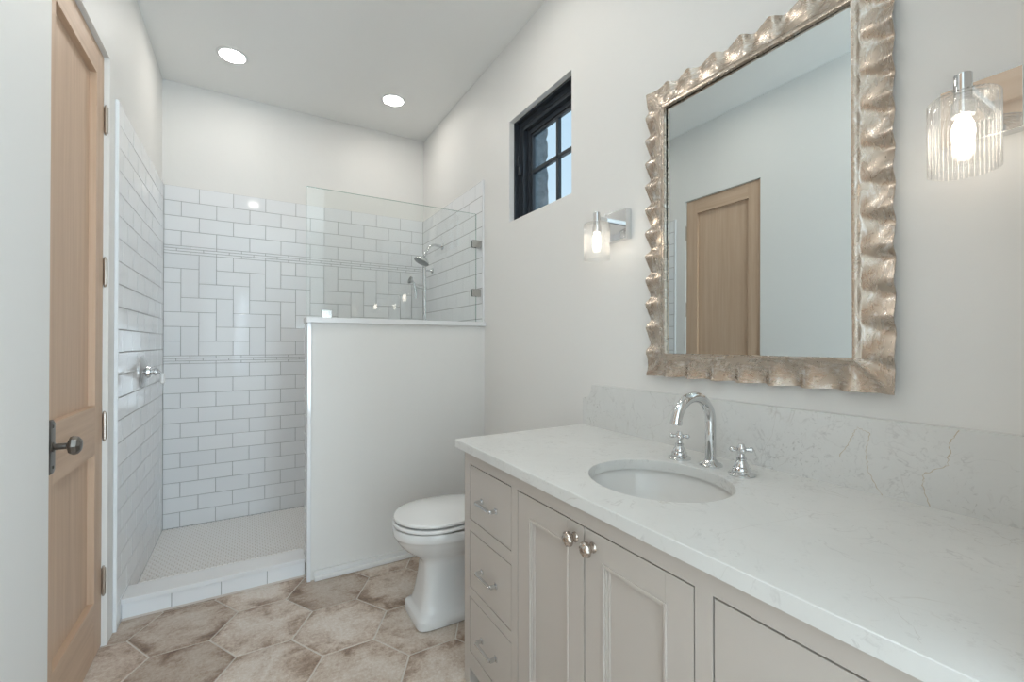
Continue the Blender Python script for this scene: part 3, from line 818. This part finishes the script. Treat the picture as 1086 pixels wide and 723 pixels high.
# ---------------------------------------------------------------- mirror
MY, MZ, HY, HZ = .799, 1.6565, .2855, .4407
t = thing('wall_mirror', 'tall rectangular mirror in a ruffled silver-leaf frame above the sink', 'mirror', (XR, MY, MZ))
bm = BM(); box(bm, 1.2880, 1.2905, MY - HY - .006, MY + HY + .006, MZ - HZ - .006, MZ + HZ + .006)
for v_ in bm.verts: v_.co.x += .0058 * (v_.co.y - MY) + .0045 * (v_.co.z - MZ)      # hangs a touch out of true
obj('mirror_glass', bm, MIRROR, t, smooth=0)
bm = BM(); uvl = bm.loops.layers.uv.new('UVMap')
wdt = .083; nv, nh = 12, 8; per = 18; path = []
def side(p0, p1, n_lobes):
    for k in range(n_lobes * per): path.append((p0[0] + (p1[0] - p0[0]) * k / (n_lobes * per), p0[1] + (p1[1] - p0[1]) * k / (n_lobes * per)))
OY, OZ = HY + wdt, HZ + wdt
side((OY, OZ), (OY, -OZ), nv); side((OY, -OZ), (-OY, -OZ), nh); side((-OY, -OZ), (-OY, OZ), nv); side((-OY, OZ), (OY, OZ), nh)
NT = 16; TT = [0.0, .02, .16, .19] + [.19 + .81 * (k / (NT - 4)) for k in range(1, NT - 3)]
G = []; tot = len(path); rnd_amp = [random.uniform(.8, 1.1) for _ in range(2 * (nv + nh) + 2)]; rnd_ph = [random.uniform(-.25, .25) for _ in range(2 * (nv + nh) + 2)]
NL = 2 * (nv + nh)
def lerp_list(L, u):
    i = int(u) % NL; f_ = u - int(u); f_ = f_ * f_ * (3 - 2 * f_); return L[i] * (1 - f_) + L[(i + 1) % NL] * f_
for i, (oy_, oz_) in enumerate(path):
    iy_, iz_ = max(-HY, min(HY, oy_)), max(-HZ, min(HZ, oz_))
    row = []; u = i / per; am = lerp_list(rnd_amp, u); ph = 2 * pi * u + lerp_list(rnd_ph, u) + pi * .3
    for tt in TT:
        q = max(0, (tt - .19) / .81)
        tw = ph + .25 * q
        wv = sin(tw + .5 * sin(tw))
        kc = max(0.0, min(1.0, (min(abs(oy_) - HY, abs(oz_) - HZ) / wdt) * 1.15 + .25)) if (abs(oy_) > HY - .25 * wdt and abs(oz_) > HZ - .25 * wdt) else 0.0
        kc = .7 * kc * kc * (3 - 2 * kc); wv = wv * (1 - kc) + .5 * kc      # the ruffle calms down into each corner
        W = tt + .022 * q * q * wv * am
        xo = .0340 if 0 < tt <= .16 else (.027 if tt == 0 else .030)
        if tt > .19: xo = .030 - .010 * sin(pi * min(q * 1.1, 1) * .5) + .006 * q * q
        xo += .0130 * (q ** .9) * wv * am
        row.append((XR - xo, MY + iy_ + (oy_ - iy_) * W, MZ + iz_ + (oz_ - iz_) * W))
    G.append(row)
def addgrid(off, flip):
    V = [[bm.verts.new((p[0] + off, p[1], p[2])) for p in row] for row in G]
    for i in range(tot):
        for j in range(len(TT) - 1):
            q = (V[i][j], V[(i + 1) % tot][j], V[(i + 1) % tot][j + 1], V[i][j + 1])
            f = bm.faces.new(q)
            uv = ((i, j), (i + 1, j), (i + 1, j + 1), (i, j + 1))
            for lp, (ui, vj) in zip(f.loops, uv): lp[uvl].uv = (ui / tot, TT[vj])
    return V
VA = addgrid(0, 0); VB = addgrid(.0035, 1)
for jj in (0, len(TT) - 1):
    for i in range(tot):
        f = bm.faces.new((VA[i][jj], VA[(i + 1) % tot][jj], VB[(i + 1) % tot][jj], VB[i][jj]))
        for lp in f.loops: lp[uvl].uv = (i / tot, TT[jj])
obj('mirror_frame', bm, LEAF, t, smooth=60)
bm = BM(); ringbox(bm, 1.296, XR - .0005, MY - HY - .012, MY + HY + .012, MZ - HZ - .012, MZ + HZ + .012, .03, 0)
box(bm, 1.2965, XR - .0005, MY - HY, MY + HY, MZ - HZ, MZ + HZ)
obj('mirror_backing', bm, DARK, t, smooth=0)

# ---------------------------------------------------------------- sconces
def sconce_build(y, label):
    t = thing('wall_sconce', label, 'wall light', (XR, y, 1.73), 'glass sconces either side of the mirror')
    bm = BM(); box(bm, 1.2785, XR - .0003, y - .060, y + .060, 1.668, 1.788, .0012); obj('back_plate', bm, CHROME, t)
    ax = 1.181
    bm = BM(); box(bm, ax, 1.2788, y - .0075, y + .0075, 1.738, 1.753, .001); obj('arm', bm, CHROME, t)
    bm = BM(); lathe(bm, [(.0125, 0), (.0135, .0015), (.0135, .055), (.0125, .0565)], (ax, y, 1.712), n=32)
    lathe(bm, [(.017, 0), (.0175, .002), (.0175, .026), (.014, .028)], (ax, y, 1.688), n=32)
    obj('socket', bm, CHROME, t)
    bm = BM(); nrib = 40
    R1, R0 = .0500, .0465
    rib = lambda th: 1 + .035 * abs(sin(nrib / 2 * th))
    prof = [(R1 - .001, 0), (R1, .002), (R1, .139), (R1 - .003, .143), (R0 - .012, .144)]
    lathe(bm, prof, (ax, y, 1.580), n=nrib * 6, cap=False, rib=rib)
    lathe(bm, [(R0, .0), (R0, .137), (R0 - .012, .140)], (ax, y, 1.580), n=96, cap=False)
    lathe(bm, [(R0, 0), (R1 - .001, 0)], (ax, y, 1.580), n=nrib * 6, cap=False)
    lathe(bm, [(.014, .1405), (R0 - .012, .140), (R0 - .012, .144), (.014, .1445)], (ax, y, 1.580), n=96, cap=False)
    obj('glass_shade', bm, SHADE, t, smooth=50)
    bm = BM(); lathe(bm, [(.008, 0), (.011, -.008), (.0155, -.020), (.017, -.034), (.0155, -.048), (.010, -.058), (.002, -.062)], (ax, y, 1.690), n=28)
    obj('light_bulb', bm, BULB, t, smooth=60)
    return t
s1 = sconce_build(1.335, 'chrome wall sconce with ribbed glass shade between the window and the mirror')
s2 = dup(s1, (XR, .289, 1.73), 'chrome wall sconce with ribbed glass shade right of the mirror, cut by the picture edge')

# ---------------------------------------------------------------- toilet
TY = 1.965
t = thing('toilet', 'white porcelain toilet with closed lid between half wall and vanity', 'toilet', (1.0, TY, 0))
def oval(xf, xb, hw, z_, nf=2.0, nb=2.6, m_=72, mid=.42):
    """closed outline: rounded front at xf, squarer back at xb"""
    xm = xf + (xb - xf) * mid; pts = []
    for k in range(m_):
        th = 2 * pi * k / m_; c_, s_ = cos(th), sin(th)
        n_ = nf if c_ < 0 else nb; a = (xm - xf) if c_ < 0 else (xb - xm)
        pts.append((xm + a * math.copysign(abs(c_) ** (2 / n_), c_), TY + hw * math.copysign(abs(s_) ** (2 / n_), s_), z_))
    return pts
bm = BM()
prof = [  # xf, xb, hw, z, nf, nb, mid
    (.640, 1.255, .124, .000, 9, 9, .5), (.632, 1.262, .130, .006, 9, 9, .5), (.632, 1.262, .130, .040, 9, 9, .5), (.637, 1.258, .126, .047, 8, 8, .5),
    (.650, 1.25, .115, .054, 7, 7, .5), (.655, 1.25, .110, .066, 6, 6, .5), (.663, 1.25, .101, .095, 6, 6, .5), (.672, 1.25, .094, .140, 6, 6, .5),
    (.680, 1.25, .090, .200, 5, 6, .5), (.682, 1.25, .090, .250, 4, 6, .5), (.676, 1.25, .094, .275, 3.4, 6, .48), (.645, 1.25, .112, .295, 2.6, 5, .45),
    (.612, 1.24, .140, .318, 2.2, 4, .43), (.585, 1.22, .162, .345, 2.1, 3.5, .42), (.568, 1.20, .175, .370, 2.05, 3.2, .41), (.561, 1.19, .180, .386, 2.05, 3.0, .41),
    (.557, 1.19, .183, .389, 2.05, 3.0, .41), (.555, 1.19, .185, .396, 2.05, 3.0, .41), (.555, 1.19, .185, .424, 2.05, 3.0, .41), (.559, 1.185, .181, .429, 2.05, 3.0, .41)]
loft(bm, [oval(a, b, c_, z_, nf, nb, 72, md) for a, b, c_, z_, nf, nb, md in prof])
obj('bowl_pedestal', bm, CERAMIC, t, smooth=45)
def slab_oval(name, xf, xb, hw, z0, z1, dome, m):
    bm = BM(); e = .004
    R_ = [oval(xf + e, xb - e, hw - e, z0), oval(xf + .001, xb - .001, hw - .001, z0 + .002), oval(xf, xb, hw, z0 + e), oval(xf, xb, hw, z1 - .006), oval(xf + .003, xb - .003, hw - .003, z1 - .002), oval(xf + .008, xb - .008, hw - .008, z1)]
    if dome:
        for s_ in (.85, .6, .3, .05): R_.append([( (xf + xb) / 2 + (p[0] - (xf + xb) / 2) * s_, TY + (p[1] - TY) * s_, z1 + dome * (1 - s_ ** 2)) for p in oval(xf + .008, xb - .008, hw - .008, z1)])
    loft(bm, R_); return obj(name, bm, m, t, smooth=50)
slab_oval('seat', .553, 1.02, .186, .4365, .4525, 0, CERAMIC)
slab_oval('lid', .559, 1.02, .181, .4585, .4750, .020, CERAMIC)
for yy in (TY - .07, TY + .07):
    bm = BM(); box(bm, 1.005, 1.045, yy - .018, yy + .018, .429, .475, .006); obj('seat_hinge', bm, CERAMIC, t)
bm = BM(); box(bm, 1.08, XR - .016, TY - .195, TY + .195, .42, .665, .022, seg=4); obj('tank', bm, CERAMIC, t)
bm = BM(); box(bm, 1.070, XR - .012, TY - .205, TY + .205, .665, .692, .008, seg=3); obj('tank_lid', bm, CERAMIC, t)
bm = BM(); lathe(bm, [(.014, 0), (.014, .006), (.008, .010)], (1.0802, TY + .14, .62), (-1, 0, 0), 20); tube(bm, [(1.068, TY + .14, .62), (1.062, TY + .10, .615), (1.062, TY + .065, .612)], [.006, .006, .008], 12)
obj('flush_lever', bm, CHROME, t)
